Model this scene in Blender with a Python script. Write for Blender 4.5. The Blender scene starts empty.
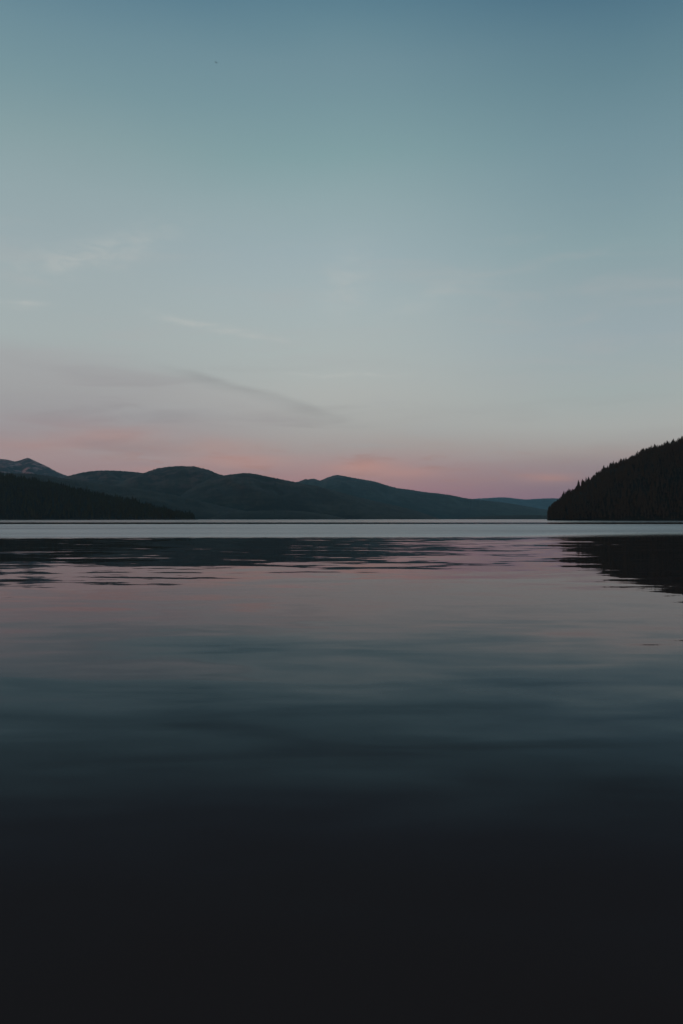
import bpy, math, random
from mathutils import Vector, noise as mn

random.seed(11)
S = bpy.context.scene
COL = S.collection
R = math.radians

# ------------------------------------------------------------------ helpers
F = 824.0                 # focal length in pixels of the photograph
CX, HOR = 341.5, 518.9    # image centre column and horizon row
CAM_H = 2.5               # eye above the water (m)


def lin(c):
    c = c / 255.0
    return c / 12.92 if c <= 0.04045 else ((c + 0.055) / 1.055) ** 2.4


def rgb(r, g, b):
    return (lin(r), lin(g), lin(b), 1.0)


def mesh_obj(name, verts, faces, mats, smooth=False, fmat=None):
    me = bpy.data.meshes.new(name)
    me.from_pydata(verts, [], faces)
    for m in mats:
        me.materials.append(m)
    if fmat:
        me.polygons.foreach_set('material_index', fmat)
    if smooth:
        me.polygons.foreach_set('use_smooth', [True] * len(me.polygons))
    me.update()
    o = bpy.data.objects.new(name, me)
    COL.objects.link(o)
    return o


def tag(o, label=None, cat=None, group=None, kind=None):
    if label: o['label'] = label
    if cat: o['category'] = cat
    if group: o['group'] = group
    if kind: o['kind'] = kind
    return o


def interp(pts, x):
    """smooth (monotone-ish cosine/catmull) interpolation of a polyline"""
    if x <= pts[0][0]: return pts[0][1]
    if x >= pts[-1][0]: return pts[-1][1]
    for i in range(len(pts) - 1):
        x0, y0 = pts[i]; x1, y1 = pts[i + 1]
        if x0 <= x <= x1:
            t = (x - x0) / (x1 - x0)
            m0 = (y1 - pts[i - 1][1]) / (x1 - pts[i - 1][0]) if i > 0 else (y1 - y0) / (x1 - x0)
            m1 = (pts[i + 2][1] - y0) / (pts[i + 2][0] - x0) if i + 2 < len(pts) else (y1 - y0) / (x1 - x0)
            h = x1 - x0
            t2, t3 = t * t, t * t * t
            return ((2 * t3 - 3 * t2 + 1) * y0 + (t3 - 2 * t2 + t) * h * m0 +
                    (-2 * t3 + 3 * t2) * y1 + (t3 - t2) * h * m1)


def fbm(x, y, z=0.0, oct=4):
    return mn.fractal(Vector((x, y, z)), 0.9, 2.1, oct, noise_basis='PERLIN_ORIGINAL')


class NT:
    """tiny node-tree helper"""
    def __init__(self, tree):
        self.t = tree
        tree.nodes.clear()

    def n(self, typ, **kw):
        nd = self.t.nodes.new(typ)
        for k, v in kw.items():
            setattr(nd, k, v)
        return nd

    def put(self, sock, v):
        if isinstance(v, bpy.types.NodeSocket):
            self.t.links.new(v, sock)
        else:
            sock.default_value = v

    def math(self, op, a, b=0.0, c=0.0, clamp=False):
        nd = self.n('ShaderNodeMath', operation=op, use_clamp=clamp)
        for i, v in enumerate((a, b, c)):
            self.put(nd.inputs[i], v)
        return nd.outputs[0]

    def maprange(self, v, a, b, c=0.0, d=1.0, smooth=True):
        nd = self.n('ShaderNodeMapRange', interpolation_type='SMOOTHSTEP' if smooth else 'LINEAR')
        for i, x in enumerate((v, a, b, c, d)):
            self.put(nd.inputs[i], x)
        return nd.outputs[0]

    def mix(self, f, a, b, blend='MIX'):
        nd = self.n('ShaderNodeMix', data_type='RGBA', blend_type=blend)
        self.put(nd.inputs[0], f); self.put(nd.inputs[6], a); self.put(nd.inputs[7], b)
        return nd.outputs[2]

    def noise(self, vec, scale, detail=3.0, rough=0.5, dist=0.0):
        nd = self.n('ShaderNodeTexNoise')
        self.put(nd.inputs['Vector'], vec)
        nd.inputs['Scale'].default_value = scale
        nd.inputs['Detail'].default_value = detail
        nd.inputs['Roughness'].default_value = rough
        nd.inputs['Distortion'].default_value = dist
        return nd

    def vec(self, x, y, z):
        nd = self.n('ShaderNodeCombineXYZ')
        for i, v in enumerate((x, y, z)):
            self.put(nd.inputs[i], v)
        return nd.outputs[0]

    def mapping(self, vec, scale=(1, 1, 1), rot=(0, 0, 0), loc=(0, 0, 0)):
        nd = self.n('ShaderNodeMapping')
        self.put(nd.inputs[0], vec)
        nd.inputs['Scale'].default_value = scale
        nd.inputs['Rotation'].default_value = rot
        nd.inputs['Location'].default_value = loc
        return nd.outputs[0]

    def ramp(self, fac, stops, interp='EASE'):
        nd = self.n('ShaderNodeValToRGB')
        cr = nd.color_ramp
        cr.interpolation = interp
        while len(cr.elements) < len(stops):
            cr.elements.new(0.5)
        for e, (p, c) in zip(cr.elements, stops):
            e.position = p; e.color = c
        self.put(nd.inputs[0], fac)
        return nd.outputs[0]


# ------------------------------------------------------------------ sky (world)
SUN_EL, SUN_AZ = R(2.0), R(200.0)     # low behind the viewer
W = bpy.data.worlds.new('World')
S.world = W
W.use_nodes = True
t = NT(W.node_tree)
tc = t.n('ShaderNodeTexCoord')
nrm = t.n('ShaderNodeVectorMath', operation='NORMALIZE')
t.put(nrm.inputs[0], tc.outputs['Generated'])
sep = t.n('ShaderNodeSeparateXYZ'); t.put(sep.inputs[0], nrm.outputs[0])
el = t.math('MULTIPLY', t.math('ARCSINE', sep.outputs[2]), 180 / math.pi)       # degrees
az = t.math('MULTIPLY', t.math('ARCTAN2', sep.outputs[0], sep.outputs[1]), 180 / math.pi)


def EL(y):
    return math.degrees(math.atan((HOR - y) / F))


# colour of the dusk sky as seen through the evening air, from the horizon up
SKY_L = [(519, 150, 118, 124), (490, 156, 128, 131), (460, 161, 142, 142), (446, 158, 140, 141), (430, 156, 145, 147), (415, 158, 158, 159), (395, 163, 165, 165),
         (370, 166, 172, 172), (345, 167, 177, 177), (300, 163, 176, 178), (255, 157, 173, 177), (205, 149, 169, 173), (155, 137, 162, 166), (100, 122, 152, 160), (50, 111, 143, 155), (0, 95, 130, 147)]
SKY_C = [(519, 146, 112, 124), (495, 152, 118, 126), (478, 160, 130, 131), (463, 163, 141, 140), (448, 163, 154, 151), (430, 167, 167, 164), (412, 172, 174, 171), (395, 175, 178, 175),
         (370, 174, 181, 179), (345, 172, 182, 181), (300, 167, 181, 183), (255, 158, 176, 181), (205, 147, 170, 174), (155, 132, 162, 166), (100, 121, 152, 160), (60, 114, 145, 156), (30, 104, 138, 151), (0, 94, 130, 146)]
SKY_R = [(519, 122, 106, 122), (497, 127, 111, 123), (485, 133, 120, 127), (470, 146, 132, 135), (455, 159, 150, 147), (442, 164, 163, 160), (428, 168, 171, 168),
         (395, 162, 173, 172), (345, 155, 170, 175), (300, 148, 166, 171), (255, 139, 163, 168), (205, 128, 155, 163), (155, 117, 147, 157), (100, 103, 136, 148), (50, 90, 125, 141), (0, 74, 111, 132)]
HAZE_D, HAZE_C, HAZE_TOP, HAZE_FAR = 2.7e-5, (.36, .70, .82), 1150.0, 17200.0


def through_air(e, c):
    """radiance above the air for a colour seen through it at elevation e"""
    L = min((HAZE_TOP - CAM_H) / max(math.sin(R(e)), 1e-4), HAZE_FAR / math.cos(R(e)))
    T = math.exp(-HAZE_D * L)
    return tuple(max((lin(v) - (1 - T) * 0.13 * k) / T, 0.002) for v, k in zip(c, HAZE_C)) + (1.0,)


def sky_stops(tab):
    st = [(max(EL(y), 0.0) / 90.0, through_air(EL(y), (r, g, b))) for y, r, g, b in tab]
    st += [(50 / 90.0, rgb(60, 92, 122)), (0.95, rgb(44, 68, 100))]
    return st


# slight low-frequency wobble so the bands are not ruled lines
wob = t.noise(t.vec(t.math('MULTIPLY', az, 0.045), t.math('MULTIPLY', el, 0.12), 3.0), 1.0, 3.0, 0.5)
wobv = t.math('MULTIPLY', t.math('SUBTRACT', wob.outputs[0], 0.5), t.maprange(el, 0.0, 9.0, 0.8, 1.6))
elw = t.math('MAXIMUM', t.math('ADD', el, wobv), 0.0)
f = t.math('DIVIDE', elw, 90.0)
ramp_l = t.ramp(f, sky_stops(SKY_L), 'LINEAR')
ramp_c = t.ramp(f, sky_stops(SKY_C), 'LINEAR')
ramp_r = t.ramp(f, sky_stops(SKY_R), 'LINEAR')
sky = t.mix(t.maprange(az, -19.0, -1.0), ramp_l, ramp_c)
sky = t.mix(t.maprange(az, -1.0, 20.0), sky, ramp_r)

# thin cirrus, in angular coordinates, drawn out and slightly tilted
ang = t.vec(t.math('MULTIPLY', az, 0.10), t.math('MULTIPLY', el, 0.55), 0.0)
ang = t.mapping(ang, rot=(0, 0, R(-8)))
c1 = t.noise(ang, 1.0, 6.0, 0.55, 0.7)
c2 = t.noise(t.mapping(ang, scale=(0.6, 0.6, 1), loc=(4.3, 1.7, 0)), 1.0, 3.0, 0.5)
wisp = t.math('MULTIPLY', t.maprange(c1.outputs[0], 0.46, 0.66), t.maprange(c2.outputs[0], 0.36, 0.56))
wisp = t.math('MULTIPLY', wisp, t.math('MULTIPLY', t.maprange(el, 1.0, 5.0), t.maprange(el, 14.0, 22.0, 1.0, 0.0)))
sky = t.mix(t.math('MULTIPLY', wisp, 0.30), sky, rgb(182, 184, 184))
# greyish-mauve shadowed streaks low down
c3 = t.noise(t.mapping(ang, scale=(0.8, 1.2, 1), loc=(9.1, -3.2, 0)), 1.0, 5.0, 0.55, 0.5)
dk = t.math('MULTIPLY', t.maprange(c3.outputs[0], 0.52, 0.70), t.math('MULTIPLY', t.maprange(el, 2.0, 5.0), t.math('MULTIPLY', t.maprange(el, 8.0, 12.0, 1.0, 0.0), t.maprange(az, 0.0, 8.0, 1.0, 0.25))))
sky = t.mix(t.math('MULTIPLY', dk, 0.20), sky, rgb(132, 122, 126))
c5 = t.noise(t.mapping(t.vec(t.math('MULTIPLY', az, 0.5), t.math('MULTIPLY', el, 1.5), 1.0), rot=(0, 0, R(-18))), 1.0, 5.0, 0.6, 0.5)
# one longer streak sinking to the right
lx = t.math('DIVIDE', t.math('ADD', az, 6.0), 8.0)                               # -1..1 along the streak
cen = t.math('SUBTRACT', 8.75, t.math('ADD', t.math('MULTIPLY', t.math('MAXIMUM', lx, -0.55), 2.3), t.math('MULTIPLY', t.math('MINIMUM', t.math('ADD', lx, 0.55), 0.0), 1.15)))
cen = t.math('ADD', cen, t.math('MULTIPLY', t.math('SUBTRACT', c1.outputs[0], 0.5), 1.1))
off = t.math('SUBTRACT', el, cen)
up = t.maprange(off, -0.05, 0.50, 1.0, 0.0)
dn = t.maprange(off, -0.95, 0.1, 0.0, 1.0)
band = t.math('MULTIPLY', t.math('MULTIPLY', up, dn), t.maprange(t.math('ABSOLUTE', lx), 0.35, 1.0, 1.0, 0.0))
band = t.math('MULTIPLY', band, t.maprange(c3.outputs[0], 0.30, 0.60, 0.4, 1.0))
sky = t.mix(t.math('MULTIPLY', band, 0.24), sky, rgb(128, 122, 126))
# the thin mauve-grey deck hanging below that streak on the left
deck = t.math('MULTIPLY', t.maprange(off, -1.3, 0.35, 1.0, 0.0), t.math('MULTIPLY', t.maprange(az, -6.0, 3.0, 1.0, 0.0), t.maprange(el, 3.5, 6.5)))
deck = t.math('MULTIPLY', deck, t.maprange(c3.outputs[0], 0.25, 0.65, 0.55, 1.0))
sky = t.mix(t.math('MULTIPLY', deck, 0.22), sky, through_air(8.0, (158, 148, 152)))
# pale high wisps
for px, py, w0, h0, rot, k0 in ((118, 257, 3.6, .85, 22, .25), (60, 276, 3.2, .9, 8, .26), (205, 326, 3.0, .22, -7, .42), (255, 336, 2.6, .16, -6, .30), (22, 319, 1.4, .22, 3, .34),
                                (335, 375, 3.8, .13, 0, .34), (345, 283, 2.2, 1.5, 60, .20), (430, 300, 3.0, .8, 25, .14)):
    a0, e0 = math.degrees(math.atan((px - CX) / F)), EL(py)
    da = t.math('SUBTRACT', az, a0); de = t.math('ADD', t.math('SUBTRACT', el, e0), t.math('MULTIPLY', t.math('SUBTRACT', c1.outputs[0], 0.5), 1.6))
    cr, sr = math.cos(R(rot)), math.sin(R(rot))
    xa = t.math('DIVIDE', t.math('ADD', t.math('MULTIPLY', da, cr), t.math('MULTIPLY', de, sr)), w0)
    ya = t.math('DIVIDE', t.math('SUBTRACT', t.math('MULTIPLY', de, cr), t.math('MULTIPLY', da, sr)), h0)
    gg = t.math('POWER', 2.718, t.math('MULTIPLY', t.math('ADD', t.math('MULTIPLY', xa, xa), t.math('MULTIPLY', ya, ya)), -1.0))
    gg = t.math('MULTIPLY', gg, t.maprange(c5.outputs[0], 0.36, 0.64, 0.25, 1.3))
    sky = t.mix(t.math('MULTIPLY', gg, k0), sky, through_air(e0, (192, 194, 190)))
# warm peach flecks just above the ridge line
c4 = t.noise(t.vec(t.math('MULTIPLY', az, 0.30), t.math('MULTIPLY', el, 1.6), 7.0), 1.0, 3.0, 0.5, 0.3)
pk = t.math('MULTIPLY', t.maprange(c4.outputs[0], 0.52, 0.68), t.math('MULTIPLY', t.maprange(el, 1.5, 2.8), t.maprange(el, 4.0, 5.5, 1.0, 0.0)))
pk = t.math('MULTIPLY', pk, t.maprange(t.math('ABSOLUTE', az), 10.0, 20.0, 1.0, 0.25))
sky = t.mix(t.math('MULTIPLY', pk, 0.45), sky, rgb(186, 140, 130))

for a0, e0, w0, h0, k0 in ((1.5, 3.55, 2.4, .42, .60), (-6.9, 3.95, 3.2, .38, .40), (-11.5, 3.2, 2.2, .30, .30), (4.6, 3.1, 2.2, .32, .35), (14.2, 2.75, 2.0, .40, .35), (-20.0, 4.9, 3.0, .5, .22), (-15.5, 5.6, 3.2, .55, .30), (-9.0, 4.9, 4.0, .6, .25)):
    xa = t.math('DIVIDE', t.math('SUBTRACT', az, a0), w0)
    ya = t.math('DIVIDE', t.math('ADD', t.math('SUBTRACT', el, e0), t.math('MULTIPLY', t.math('SUBTRACT', c1.outputs[0], 0.5), 1.2)), h0)
    gg = t.math('POWER', 2.718, t.math('MULTIPLY', t.math('ADD', t.math('MULTIPLY', xa, xa), t.math('MULTIPLY', ya, ya)), -1.0))
    sky = t.mix(t.math('MULTIPLY', gg, k0), sky, through_air(e0, (186, 141, 130)))

ns = t.n('ShaderNodeTexSky', sky_type='NISHITA')
ns.sun_disc = False
ns.sun_elevation = SUN_EL
ns.sun_rotation = SUN_AZ
nsv = t.n('ShaderNodeVectorMath', operation='SCALE')
t.put(nsv.inputs[0], ns.outputs[0]); nsv.inputs['Scale'].default_value = 0.05
tot = t.mix(0.06, sky, nsv.outputs[0])
bg = t.n('ShaderNodeBackground')
t.put(bg.inputs[0], tot)
bg.inputs[1].default_value = 1.0
wo = t.n('ShaderNodeOutputWorld')
t.put(wo.inputs[0], bg.outputs[0])

# last warm light from low behind the viewer
sl = bpy.data.lights.new('sun', 'SUN')
sl.energy = 0.6
sl.angle = R(2.0)
sl.color = (1.0, 0.55, 0.42)
so = bpy.data.objects.new('sun', sl)
COL.objects.link(so)
d = Vector((math.sin(SUN_AZ) * math.cos(SUN_EL), math.cos(SUN_AZ) * math.cos(SUN_EL), math.sin(SUN_EL)))
so.rotation_euler = d.to_track_quat('Z', 'Y').to_euler()


# ------------------------------------------------------------------ materials
def new_mat(name):
    m = bpy.data.materials.new(name)
    m.use_nodes = True
    return m, NT(m.node_tree)


def finish(t, color, rough=0.9, spec=0.1):
    b = t.n('ShaderNodeBsdfPrincipled')
    t.put(b.inputs['Base Color'], color)
    t.put(b.inputs['Roughness'], rough)
    b.inputs['Specular IOR Level'].default_value = spec
    o = t.n('ShaderNodeOutputMaterial')
    t.put(o.inputs[0], b.outputs[0])
    return b


def slope_material(name, dark, light, bare_or_glow, scale, z0, z1, patch_amt):
    """wooded mountainside: mottled forest, higher up patches of open ground or painted-in alpenglow"""
    m, t = new_mat(name)
    g = t.n('ShaderNodeNewGeometry')
    p = g.outputs['Position']
    a = t.noise(p, scale, 5.0, 0.6)
    b = t.noise(t.mapping(p, scale=(1, 0.5, 2.5)), scale * 6.0, 4.0, 0.6)
    c = t.mix(t.maprange(a.outputs[0], 0.40, 0.60), dark, light)
    c = t.mix(t.math('MULTIPLY', t.maprange(b.outputs[0], 0.42, 0.60), 0.6), c, tuple(x * 0.55 for x in dark[:3]) + (1,))
    sp = t.n('ShaderNodeSeparateXYZ'); t.put(sp.inputs[0], p)
    zf = t.maprange(sp.outputs[2], z0, z1)
    d = t.noise(t.mapping(p, scale=(1, 1, 2.0)), scale * 2.3, 5.0, 0.65, 0.6)
    k = t.math('MULTIPLY', zf, t.maprange(d.outputs[0], 0.48, 0.62))
    c = t.mix(t.math('MULTIPLY', k, patch_amt), c, bare_or_glow)
    finish(t, c)
    return m


M_peak = slope_material('alpine_slope', (.034, .026, .030, 1), (.044, .036, .038, 1), (.50, .25, .22, 1), 0.0022, 420, 600, 0.9)  # pink patches are alpenglow painted into the slope colour
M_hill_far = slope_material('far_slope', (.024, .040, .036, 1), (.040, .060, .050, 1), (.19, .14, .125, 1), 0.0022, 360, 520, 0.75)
M_hill = slope_material('wooded_slope', (.017, .0155, .0105, 1), (.041, .037, .024, 1), (.12, .07, .056, 1), 0.0030, 120, 380, 0.7)
M_hill_hazed = slope_material('distant_slope', (.060, .125, .145, 1), (.075, .145, .160, 1), (.10, .10, .09, 1), 0.0016, 420, 620, 0.3)  # bluer, lighter base colour: distance haze painted into the slope
M_shore = slope_material('shore_wood', (.012, .016, .012, 1), (.022, .026, .018, 1), (.03, .03, .025, 1), 0.008, 50, 90, 0.2)
M_soil = slope_material('forest_floor', (.010, .012, .009, 1), (.016, .017, .012, 1), (.02, .02, .016, 1), 0.02, 60, 120, 0.2)


def needle_mat(name, dark, light):
    m, t = new_mat(name)
    g = t.n('ShaderNodeNewGeometry')
    a = t.noise(g.outputs['Position'], 0.06, 4.0, 0.6)
    b = t.noise(g.outputs['Position'], 1.1, 2.0, 0.6)
    c = t.mix(t.maprange(a.outputs[0], 0.38, 0.64), dark, light)
    c = t.mix(t.math('MULTIPLY', t.maprange(b.outputs[0], 0.4, 0.6), 0.5), c, tuple(x * 0.5 for x in dark[:3]) + (1,))
    finish(t, c, 0.85, 0.15)
    return m


M_needle = needle_mat('conifer_needles', (.027, .021, .0125, 1), (.033, .0262, .0156, 1))
M_needle_olive = needle_mat('olive_needles', (.040, .042, .018, 1), (.060, .056, .024, 1))
M_needle_green = needle_mat('green_needles', (.019, .014, .005, 1), (.034, .036, .012, 1))
mb, tb = new_mat('conifer_bark')
finish(tb, (.028, .023, .019, 1))
M_bark = mb

# ------------------------------------------------------------------ water
mw, t = new_mat('lake_water')
g = t.n('ShaderNodeNewGeometry')
P = g.outputs['Position']
sp = t.n('ShaderNodeSeparateXYZ'); t.put(sp.inputs[0], P)
dist = sp.outputs[1]
# wind-ruffled reaches and glassy reaches
pw = t.noise(t.mapping(P, scale=(0.35, 1.0, 1.0)), 0.05, 4.0, 0.6)
pw2 = t.noise(t.mapping(P, scale=(0.15, 1.0, 1.0)), 0.006, 3.0, 0.55)
dd = t.math('ADD', dist, t.math('MULTIPLY', t.math('SUBTRACT', pw.outputs[0], 0.5), 18.0))
dd = t.math('SUBTRACT', dd, t.math('MULTIPLY', sp.outputs[0], 0.05))
dd2 = t.math('ADD', dist, t.math('MULTIPLY', t.math('SUBTRACT', pw2.outputs[0], 0.5), 90.0))
fine = t.noise(t.mapping(P, scale=(0.5, 1.0, 1.0)), 0.7, 3.0, 0.6)
gust = t.noise(t.mapping(P, scale=(0.25, 1.0, 1.0), loc=(5, 9, 0)), 0.016, 3.0, 0.5)
dd = t.math('ADD', dd, t.math('MULTIPLY', t.math('SUBTRACT', fine.outputs[0], 0.5), 22.0))
ruf1 = t.math('MULTIPLY', t.maprange(dd, t.maprange(sp.outputs[0], 10.0, 60.0, 101.0, 92.0), t.maprange(sp.outputs[0], 10.0, 60.0, 119.0, 175.0)), t.maprange(dd2, 350.0, 430.0, 1.0, 0.0))
ruf2 = t.maprange(dd2, 530.0, 640.0)
ruf = t.math('MAXIMUM', ruf1, ruf2)
# gentle swell and ripples as slopes of the surface
n1 = t.noise(t.mapping(P, scale=(0.45, 1, 1), rot=(0, 0, R(-12))), 0.36, 3.0, 0.55, 0.5)
n2 = t.noise(t.mapping(P, scale=(0.5, 1, 1), rot=(0, 0, R(-9)), loc=(31, 7, 0)), 0.035, 2.0, 0.45, 0.3)
n3 = t.noise(t.mapping(P, scale=(0.6, 1, 1), rot=(0, 0, R(4))), 1.3, 3.0, 0.55)


def centred(nd, ch):
    s = t.n('ShaderNodeSeparateColor'); t.put(s.inputs[0], nd.outputs['Color'])
    return t.math('SUBTRACT', s.outputs[ch], 0.5)


# livelier ripples close to the shore we stand on, dying out on the open lake
near = t.maprange(dist, 8.0, 30.0, 1.0, 0.0)
n4 = t.noise(t.mapping(P, scale=(0.28, 1, 1), rot=(0, 0, R(-22)), loc=(13, 2, 0)), 0.95, 2.0, 0.45, 0.6)
gpatch = t.noise(t.mapping(P, scale=(0.5, 1, 1), loc=(2, 8, 0)), 0.06, 2.0, 0.5)
calm = t.maprange(gpatch.outputs[0], 0.38, 0.62, 0.55, 1.12)


def slope(ch, a1, a2, a3, a4):
    s = t.math('MULTIPLY', t.math('MULTIPLY', centred(n1, ch), a1), calm)
    s = t.math('ADD', s, t.math('MULTIPLY', centred(n2, ch), a2))
    s = t.math('ADD', s, t.math('MULTIPLY', t.math('MULTIPLY', centred(n4, ch), a4), near))
    return t.math('ADD', s, t.math('MULTIPLY', centred(n3, ch), a3))


sx = slope(0, 0.035, 0.012, 0.012, 0.05)
sy = slope(1, 0.102, 0.036, 0.030, 0.092)
nv = t.n('ShaderNodeVectorMath', operation='NORMALIZE')
t.put(nv.inputs[0], t.vec(sx, sy, 1.0))
# reflectance against angle: strong at grazing, almost nothing when looking down into the dark water
dot = t.n('ShaderNodeVectorMath', operation='DOT_PRODUCT')
t.put(dot.inputs[0], g.outputs['Incoming']); t.put(dot.inputs[1], nv.outputs[0])
cosv = t.math('MAXIMUM', dot.outputs['Value'], t.math('MAXIMUM', t.math('MULTIPLY', ruf1, t.maprange(gust.outputs[0], 0.35, 0.65, 0.042, 0.072)), t.math('MULTIPLY', ruf2, 0.034)))
refl = t.ramp(cosv, [(0, (.90, .90, .90, 1)), (.03, (.63, .66, .66, 1)), (.08, (.405, .40, .415, 1)), (.105, (.358, .328, .340, 1)), (.128, (.286, .268, .284, 1)),
                     (.155, (.165, .196, .218, 1)), (.19, (.085, .125, .148, 1)), (.225, (.043, .076, .094, 1)), (.262, (.021, .041, .052, 1)), (.30, (.0095, .019, .027, 1)),
                     (.345, (.0045, .009, .0150, 1)), (.40, (.0028, .0058, .0095, 1)), (.48, (.0018, .0036, .0058, 1)), (1, (.0015, .0025, .003, 1))], 'B_SPLINE')
df = t.n('ShaderNodeBsdfDiffuse')
t.put(df.inputs[0], t.mix(t.maprange(cosv, 0.0, 0.22, 0.12, 1.0, False), (0, 0, 0, 1), (.067, .041, .032, 1)))
gl = t.n('ShaderNodeBsdfGlossy')
t.put(gl.inputs['Color'], refl)
t.put(gl.inputs['Roughness'], t.math('ADD', t.maprange(ruf1, 0.0, 1.0, 0.028, 0.27), t.math('MULTIPLY', ruf2, 0.13)))
t.put(gl.inputs['Normal'], nv.outputs[0])
ms = t.n('ShaderNodeAddShader')
t.put(ms.inputs[0], df.outputs[0]); t.put(ms.inputs[1], gl.outputs[0])
o = t.n('ShaderNodeOutputMaterial')
t.put(o.inputs[0], ms.outputs[0])

X0, X1, Y0, Y1 = -9200.0, 9200.0, -600.0, 17200.0
xs = [X0 + 20 + i * (X1 - X0 - 40) / 8 for i in range(9)]
ys = [Y0 + 20 + i * (Y1 - Y0 - 40) / 8 for i in range(9)]
wv = [(x, y, 0.0) for y in ys for x in xs]
wf = [(j * 9 + i, j * 9 + i + 1, j * 9 + i + 10, j * 9 + i + 9) for j in range(8) for i in range(8)]
tag(mesh_obj('water', wv, wf, [mw]), 'calm dark lake water mirroring the dusk sky', 'water', kind='structure')


# ------------------------------------------------------------------ mountains
def terrain(name, prof, dc, df, mat, label, cat, seed, fuzz=0.0, gully=0.10, drop=0.0, shape=0.8, step=1.2, db=None, nt=26):
    """a hill with its own distance: crest outline at dc, shore at df, and a far side"""
    db = db or dc + (dc - df) * 1.1
    x0, x1 = prof[0][0], prof[-1][0]
    n = int((x1 - x0) / step) + 1
    ts = [i / nt for i in range(nt + 1)]
    bs = [(i + 1) / 10 for i in range(10)]
    verts, faces = [], []
    for i in range(n):
        x = x0 + (x1 - x0) * i / (n - 1)
        u = (x - CX) / F
        y = interp(prof, x) + drop
        hc = max((HOR - y) / F * dc + CAM_H, -2.0)
        wob = 0.10 * (dc - df) * fbm(x * 0.012, seed, 0.3, 3)
        hc *= (dc + wob) / dc
        hc += fuzz * mn.noise(Vector((x * 0.9, seed * 3.1, 0.0))) + fuzz * 0.7 * mn.noise(Vector((x * 2.3, seed * 5.1, 2.0)))
        for tt in ts:
            D = df + (dc + wob - df) * tt
            s = math.sin(tt * math.pi / 2) ** shape
            h = hc * s
            k = math.sin(tt * math.pi)
            gl = fbm(x * 0.030 + tt * 0.8, tt * 1.6, seed, 5)
            h *= 1.0 - gully * k * (0.6 + gl) * 1.0
            X = u * D
            verts.append((X, D, h - (1.0 if tt == 0 else 0.0)))
        for tt in bs:
            D = dc + wob + (db - dc) * tt
            s = math.cos(tt * math.pi / 2)
            verts.append((u * D, D, hc * s - (3.0 if tt == 1 else 0.0)))
    m = len(ts) + len(bs)
    for i in range(n - 1):
        for j in range(m - 1):
            a = i * m + j
            faces.append((a, a + m, a + m + 1, a + 1))
    ob = mesh_obj(name, verts, faces, [mat], smooth=True)
    return tag(ob, label, cat, kind='structure')


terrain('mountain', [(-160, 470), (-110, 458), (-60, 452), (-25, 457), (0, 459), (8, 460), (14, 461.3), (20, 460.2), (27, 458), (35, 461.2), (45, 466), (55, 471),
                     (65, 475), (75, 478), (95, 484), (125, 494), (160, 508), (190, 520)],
        11000, 8600, M_peak, 'rocky far mountain peak with painted pink alpenglow patches at far left', 'mountain', 1.7, fuzz=4, gully=0.16)
terrain('hill', [(20, 500), (40, 489), (55, 481), (70, 475.5), (85, 472), (100, 470.5), (115, 470.6), (130, 471.6), (145, 473.2), (170, 477), (205, 486), (250, 503), (280, 519)],
        7800, 6300, M_hill, 'low rounded dark hill beside the rocky peak', 'hill', 4.2, fuzz=4.0, gully=0.16)
terrain('hill', [(60, 512), (85, 500), (110, 487), (130, 478), (143, 473.2), (155, 469), (166, 467), (178, 466), (190, 466.6), (205, 469.5), (216, 473), (228, 477), (250, 484),
                 (290, 497), (330, 510), (360, 519)],
        7000, 5600, M_hill, 'highest broad dome hill in the middle of the range, faint brown clearing on top', 'hill', 8.9, fuzz=4.0, gully=0.16)
terrain('hill', [(120, 519), (160, 503), (190, 488), (210, 479), (225, 475.2), (235, 474), (245, 473), (257, 474.2), (270, 477), (285, 480), (300, 483), (320, 487.5), (340, 492), (358, 497),
                 (375, 501), (395, 505.5), (415, 510.5), (432, 516), (442, 519.5)],
        6200, 5000, M_hill, 'long dark green wooded ridge tapering down to the water at centre', 'hill', 12.3, fuzz=4.0, gully=0.16)
terrain('mountain', [(200, 512), (240, 498), (275, 486), (298, 481.6), (302, 480.2), (305, 479.1), (308, 479.4), (311, 478.8), (315, 478.9), (318, 480), (321, 480.2), (326, 478), (336, 475), (347, 476.6), (360, 479), (375, 481.6),
                     (386, 485), (397, 488), (410, 489.6), (425, 492), (440, 493.6), (450, 495), (465, 498), (480, 500), (500, 502), (520, 505), (540, 508.5), (565, 513), (590, 520)],
        9600, 7600, M_hill_far, 'teal hazy mountain with a knobbly notch left of its summit', 'mountain', 15.1, fuzz=5.0, gully=0.20, step=0.8)
terrain('mountain', [(400, 512), (440, 503), (465, 499.6), (485, 498.2), (505, 497.4), (525, 499.4), (535, 498.9), (550, 498.3), (575, 499), (620, 502), (680, 507), (740, 519)],
        14500, 12200, M_hill_hazed, 'faint blue farthest mountain low on the horizon beside the right headland', 'mountain', 19.4, fuzz=5.0, gully=0.20)
terrain('hill', [(-140, 468), (-60, 470), (0, 473), (20, 474), (45, 475.2), (62, 478), (82, 481), (110, 485), (140, 489), (170, 494.5), (200, 501), (225, 507), (250, 512), (285, 519.6)],
        5000, 3900, M_hill, 'sloping dark green foothill directly above the left forest', 'hill', 23.8, fuzz=4.0, gully=0.16)
terrain('shore', [(205, 519.8), (220, 514), (245, 511.2), (275, 510.6), (300, 511), (318, 513), (335, 516), (350, 519.8)],
        4200, 3700, M_shore, 'low black wooded shore spit under the long ridge', 'shore', 27.2, fuzz=2.2, step=0.7)
terrain('shore', [(455, 519.6), (475, 517), (500, 515.6), (530, 515.2), (555, 516), (580, 519.6)],
        5400, 4900, M_shore, 'thin dark line of low wooded shore left of the headland', 'shore', 31.2, fuzz=2.0, step=0.7)

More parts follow.
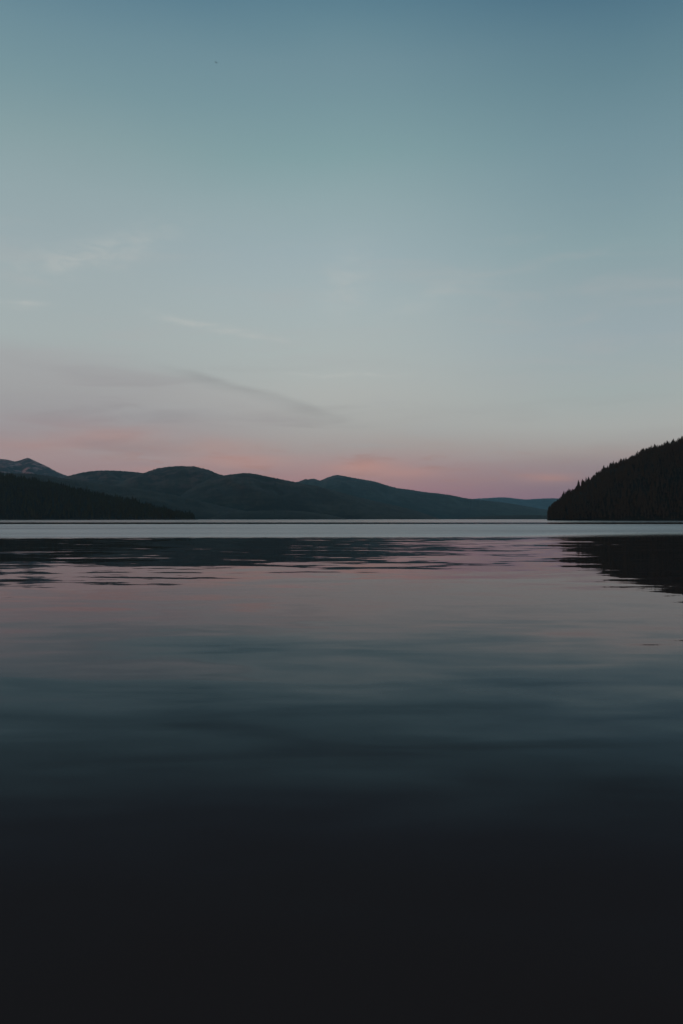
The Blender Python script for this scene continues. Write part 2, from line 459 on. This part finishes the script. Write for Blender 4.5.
# ------------------------------------------------------------------ wooded headlands
HEAD_R = [(547, 521), (548.5, 514), (551, 510.5), (557, 505.5), (570, 496), (580, 490), (590, 483.5), (600, 476.5), (610, 469.5), (618, 467), (632, 461), (645, 455.5),
          (660, 450.5), (675, 445.5), (683, 443), (720, 430), (800, 412), (950, 400), (1100, 410)]
HEAD_L = [(-220, 470), (-120, 472), (-40, 474), (0, 478.5), (20, 481), (40, 485), (60, 488.5), (80, 493.5), (100, 498), (120, 501.5), (140, 506.5), (160, 511.5), (180, 516.5), (192, 518.7), (198, 520.5)]


def headland(prof, df, dc, db, x, D):
    """ground height at column x (pixels) and distance D"""
    y = interp(prof, x)
    hc = max((HOR - y) / F * dc + CAM_H, 0.0)
    if D <= dc:
        tt = max((D - df) / (dc - df), 0.0)
        s = math.sin(tt * math.pi / 2) ** 0.85
    else:
        s = math.cos(min((D - dc) / (db - dc), 1.0) * math.pi / 2)
    n = 1.0 + 0.05 * fbm(x * 0.03, D * 0.01, 5.0, 3) * math.sin(min(max((D - df) / (dc - df), 0), 1) * math.pi)
    return hc * s * n


def headland_mesh(name, prof, df, dc, db, label, nx, nd):
    x0, x1 = prof[0][0], prof[-1][0]
    verts, faces = [], []
    for i in range(nx + 1):
        x = x0 + (x1 - x0) * (i / nx) ** 1.3 if name == 'x' else x0 + (x1 - x0) * i / nx
        for j in range(nd + 1):
            D = df + (db - df) * j / nd
            h = headland(prof, df, dc, db, x, D)
            if j in (0, nd) or i == 0: h = -1.0
            verts.append(((x - CX) / F * D, D, h))
    for i in range(nx):
        for j in range(nd):
            a = i * (nd + 1) + j
            faces.append((a, a + nd + 1, a + nd + 2, a + 1))
    return tag(mesh_obj(name, verts, faces, [M_soil], smooth=True), label, 'headland', kind='structure')


RD = (1300.0, 1560.0, 1900.0)
LD = (2250.0, 2750.0, 3300.0)
headland_mesh('headland', HEAD_R, *RD, 'steep black wooded headland ending at the water on the right', 160, 40)
headland_mesh('headland', HEAD_L, *LD, 'low dark headland under the forest on the left', 120, 24)


def conifer(seed, h, wide, sides=9, tiers=9, sparse=0.0):
    """a spruce: bark trunk and whorls of drooping ragged branches"""
    r = random.Random(seed)
    v, f, m = [], [], []
    # trunk
    k = 5
    lean = r.uniform(-.02, .02)
    for z, rad in ((-1.0, 0.016 * h), (h * 0.5, 0.010 * h), (h * 0.98, 0.002 * h)):
        for i in range(k):
            a = 2 * math.pi * i / k
            v.append((math.cos(a) * rad + lean * z, math.sin(a) * rad, z))
    for s in range(2):
        for i in range(k):
            f.append((s * k + i, s * k + (i + 1) % k, (s + 1) * k + (i + 1) % k, (s + 1) * k + i)); m.append(1)
    z0 = h * r.uniform(0.06, 0.16)
    for q in range(tiers):
        tq = q / (tiers - 1)
        if r.random() < sparse: continue
        zc = z0 + (h - z0) * (tq * 0.94)
        R0 = wide * h * (1 - tq) ** 0.85 * r.uniform(0.8, 1.15) + 0.012 * h
        thick = (h - z0) / tiers * 1.7
        ph = r.random() * 6.28
        c = len(v)
        v.append((lean * zc, 0, min(zc + thick, h)))
        n = sides
        for i in range(n * 2):
            a = ph + math.pi * i / n
            rr = R0 * (r.uniform(0.85, 1.2) if i % 2 == 0 else r.uniform(0.35, 0.6))
            zz = zc - (0.10 * R0 if i % 2 == 0 else -0.15 * thick) + r.uniform(-.12, .12) * thick
            v.append((math.cos(a) * rr + lean * zc, math.sin(a) * rr, zz))
        for i in range(n * 2):
            f.append((c, c + 1 + i, c + 1 + (i + 1) % (n * 2))); m.append(0)
    return v, f, m


def make_kinds(n, base, mats, name, **kw):
    out = []
    for i in range(n):
        v, f, m = conifer(base + i, 1.0, random.uniform(.13, .19), **kw)
        me = bpy.data.meshes.new(name)
        me.from_pydata(v, [], f)
        for x in mats: me.materials.append(x)
        me.polygons.foreach_set('material_index', m)
        me.update()
        out.append((me, v, f, m))
    return out


KINDS = make_kinds(7, 100, [M_needle, M_bark], 'conifer')
KINDS_OL = make_kinds(2, 300, [M_needle_olive, M_bark], 'conifer', sparse=0.3)
LOW = make_kinds(6, 200, [M_needle, M_bark], 'conifer_low', sides=5, tiers=6)


def scatter(prof, df, dc, db, gap, xmax, seed, row_fall=1.0):
    """tree positions (x pixel, D) on a headland, jittered rows"""
    r = random.Random(seed)
    pts = []
    D = df + 3
    while D < dc + 40:
        x = prof[0][0] + 2
        gx = gap / D * F
        while x < xmax:
            xx = x + r.uniform(-.45, .45) * gx
            DD = D + r.uniform(-.5, .5) * gap
            h = headland(prof, df, dc, db, xx, DD)
            if h > 0.6:
                pts.append((xx, DD, h))
            x += gx
        D += gap * row_fall
    return pts


def screen_y(D, z):
    return HOR - (z - CAM_H) / D * F


def skyline(pts, heights):
    """indices of the trees whose tips stand against the sky"""
    best = {}
    for i, (x, D, h) in enumerate(pts):
        y = screen_y(D, h + heights[i])
        b = int(x / 1.7)
        if b not in best or y < best[b][0]:
            best[b] = (y, i)
    return {i for y, i in best.values()}


def mass(name, pts, heights, idx, mat, kinds, label, seed):
    r = random.Random(seed)
    V, Fc, Mi = [], [], []
    for i in idx:
        x, D, h = pts[i]
        me, v, f, m = r.choice(kinds)
        a = r.random() * 6.28
        ca, sa = math.cos(a), math.sin(a)
        H = heights[i]
        w = H * r.uniform(0.9, 1.3)
        X = (x - CX) / F * D
        b = len(V)
        V.extend((X + (p[0] * ca - p[1] * sa) * w, D + (p[0] * sa + p[1] * ca) * w, h + p[2] * H) for p in v)
        Fc.extend(tuple(q + b for q in g) for g in f)
        Mi.extend(m)
    return tag(mesh_obj(name, V, Fc, [mat, M_bark], fmat=Mi), label, 'forest', kind='stuff')


rt = random.Random(5)
def split_tree(me, root, w, H):
    """give a tree its trunk and crown as two parts"""
    for part, k in (('trunk', 1), ('crown', 0)):
        ids, f2 = {}, []
        for p in me.polygons:
            if p.material_index == k:
                f2.append([ids.setdefault(v, len(ids)) for v in p.vertices])
        vs = [None] * len(ids)
        for v, j in ids.items():
            c = me.vertices[v].co
            vs[j] = (c.x * w, c.y * w, c.z * H)
        o = mesh_obj(part, vs, f2, [me.materials[k]])
        o.parent = root


# right headland
pr = scatter(HEAD_R, *RD, 5.2, 760, 3)
hr = [max(3.5, rt.uniform(6.5, 11.5) + 8.0 * mn.noise(Vector((p[0] * .10, p[1] * .02, 1.0))) + 4.0 * mn.noise(Vector((p[0] * .31, p[1] * .05, 6.0)))) * (1.3 if rt.random() < .05 else 1) if p[0] > 561 else rt.uniform(6, 12.5) for p in pr]
sky_set = {i for i in skyline(pr, hr) if pr[i][0] < 690}
shore_row = sorted((i for i in range(len(pr)) if pr[i][1] < RD[0] + 13 and pr[i][0] < 686 and i not in sky_set), key=lambda i: pr[i][0])
front = [i for i in range(len(pr)) if i not in sky_set and RD[0] + 13 <= pr[i][1] < RD[0] + 60 and pr[i][0] < 686]
rt.shuffle(front)
room = 285 - len(sky_set)
singles_shore = shore_row[:room]
singles_front = front[:max(0, room - len(singles_shore))]
single = set(sky_set) | set(singles_shore) | set(singles_front)


def plant(i, label, mesh=None, hscale=1.0, parts=False):
    x, D, h = pr[i]
    me = mesh or rt.choice(KINDS)[0]
    H = hr[i] * hscale
    w = H * rt.uniform(1.1, 1.9)
    o = bpy.data.objects.new('conifer', None if parts else me)
    COL.objects.link(o)
    if parts:
        split_tree(me, o, w, H)
    else:
        o.scale = (w, w, H)
    o.location = ((x - CX) / F * D, D, h)
    o.rotation_euler = (0, 0, rt.random() * 6.28)
    tag(o, label, 'tree', 'conifers covering the right headland', 'thing')
    return o


olive = min(sky_set, key=lambda i: abs(pr[i][0] - 618.5))
olive2 = min((i for i in sky_set if i != olive), key=lambda i: abs(pr[i][0] - 613))
tipmost = min(sky_set, key=lambda i: pr[i][0])
tall = min((i for i in sky_set if i not in (olive, olive2)), key=lambda i: abs(pr[i][0] - 568.5))
for i in sorted(single):
    if i == olive:
        plant(i, 'thin olive conifer with sky showing through it, standing up midway along the headland ridge', KINDS_OL[0][0], 1.35, True)
    elif i == olive2:
        plant(i, 'olive loose conifer just left of the thin see-through one on the ridge', KINDS_OL[1][0], 1.1, True)
    elif i == tall:
        plant(i, 'single spike-like conifer poking above the lower skyline near the headland tip', None, 1.12, True)
    elif i == tipmost:
        plant(i, 'dark conifer standing at the very tip of the headland, lowest end of the skyline', None, 1.0, True)
    elif i in sky_set:
        plant(i, 'dark conifer silhouetted against the sky along the headland ridge')
    elif i in singles_shore:
        plant(i, 'dark conifer standing at the water\'s edge of the headland')
    else:
        plant(i, 'dark conifer in the forest just behind the headland shore')
rest = [i for i in range(len(pr)) if i not in single]
mass('forest', pr, hr, rest, M_needle, LOW, 'dense black conifer forest filling the headland slope on the right', 9)

# left headland
pl = scatter(HEAD_L, *LD, 9.0, 205, 4, 1.3)
pl = [p for p in pl if p[0] > -120]
hl = [rt.uniform(10, 19) * (1.45 if rt.random() < .07 else 1) + 9 * mn.noise(Vector((p[0] * .13, p[1] * .02, 4.0))) for p in pl]
mass('forest', pl, hl, range(len(pl)), M_needle_green, LOW, 'dark green conifer forest tapering down to the water on the left', 12)

# ------------------------------------------------------------------ a bird
def bird():
    v, f = [], []
    rings = [(-.20, .012, 0), (-.12, .035, 0), (0, .06, 0), (.10, .05, .01), (.16, .028, .02), (.20, .03, .025), (.24, .012, .02), (.27, .003, .015)]
    k = 8
    for y, r, z in rings:
        for i in range(k):
            a = 2 * math.pi * i / k
            v.append((math.cos(a) * r, y, z + math.sin(a) * r * 0.85))
    for s in range(len(rings) - 1):
        for i in range(k):
            f.append((s * k + i, s * k + (i + 1) % k, (s + 1) * k + (i + 1) % k, (s + 1) * k + i))
    for sg in (-1, 1):
        b = len(v)
        W_ = [(0.03, .09, -.09, .03), (.20, .10, -.08, .10), (.36, .05, -.08, .13), (.52, -.06, -.10, .10)]
        for x, ya, yb, z in W_:
            for dz in (.008, -.008):
                v.append((sg * x, ya, z + dz)); v.append((sg * x, yb, z + dz * 0.3))
        for s in range(3):
            a = b + s * 4
            f += [(a, a + 1, a + 5, a + 4), (a + 2, a + 6, a + 7, a + 3), (a, a + 4, a + 6, a + 2), (a + 1, a + 3, a + 7, a + 5)]
        a = b + 12
        f.append((a, a + 1, a + 3, a + 2))
    b = len(v)
    v += [(-.02, -.17, .0), (.02, -.17, .0), (.07, -.34, .0), (-.07, -.34, .0), (-.02, -.17, .012), (.02, -.17, .012), (.07, -.34, .006), (-.07, -.34, .006)]
    f += [(b, b + 1, b + 2, b + 3), (b + 4, b + 7, b + 6, b + 5), (b, b + 4, b + 5, b + 1), (b + 2, b + 6, b + 7, b + 3), (b, b + 3, b + 7, b + 4), (b + 1, b + 5, b + 6, b + 2)]
    m, t = new_mat('bird_feathers')
    g = t.n('ShaderNodeNewGeometry')
    a = t.noise(g.outputs['Position'], 9.0, 2.0)
    finish(t, t.mix(a.outputs[0], (.015, .015, .017, 1), (.04, .038, .038, 1)), 0.7, 0.3)
    o = mesh_obj('bird', v, f, [m], smooth=True)
    D = 330.0
    o.location = ((215.5 - CX) / F * D, D, (HOR - 60.5) / F * D + CAM_H)
    o.rotation_euler = (R(4), R(14), R(50))
    o.scale = (1.3, 1.3, 1.3)
    tag(o, 'tiny dark bird flying high in the clear sky', 'bird', kind='thing')


bird()

# ------------------------------------------------------------------ air
mh = bpy.data.materials.new('haze_air')
mh.use_nodes = True
t = NT(mh.node_tree)
vol = t.n('ShaderNodeVolumePrincipled')
vol.inputs['Color'].default_value = HAZE_C + (1,)
vol.inputs['Density'].default_value = HAZE_D
vol.inputs['Anisotropy'].default_value = 0.0
o = t.n('ShaderNodeOutputMaterial')
t.put(o.inputs['Volume'], vol.outputs[0])
zb, zt = -1.0 - 7.0, HAZE_TOP
hv = [(x, y, z) for z in (zb, zt) for y in (Y0, Y1) for x in (X0, X1)]
hf = [(0, 2, 3, 1), (4, 5, 7, 6), (0, 1, 5, 4), (2, 6, 7, 3), (0, 4, 6, 2), (1, 3, 7, 5)]
tag(mesh_obj('haze', hv, hf, [mh]), 'thin blue evening haze over the lake and hills', 'haze', kind='stuff')

# ------------------------------------------------------------------ camera and render
cd = bpy.data.cameras.new('camera')
cd.sensor_fit = 'HORIZONTAL'
cd.sensor_width = 36.0
cd.lens = 36.0 * F / 683.0
cd.clip_start = 0.1
cd.clip_end = 60000.0
co = bpy.data.objects.new('camera', cd)
COL.objects.link(co)
co.location = (0, 0, CAM_H)
co.rotation_euler = (R(90) + math.atan((HOR - 512.0) / F), 0, 0)
S.camera = co

S.view_settings.view_transform = 'Standard'
S.view_settings.look = 'None'
S.view_settings.exposure = 0.0
S.view_settings.gamma = 1.0
S.view_settings.use_curve_mapping = False
S.cycles.max_bounces = 6
S.cycles.volume_bounces = 1
S.cycles.use_denoising = True
S.cycles.sample_clamp_indirect = 4.0
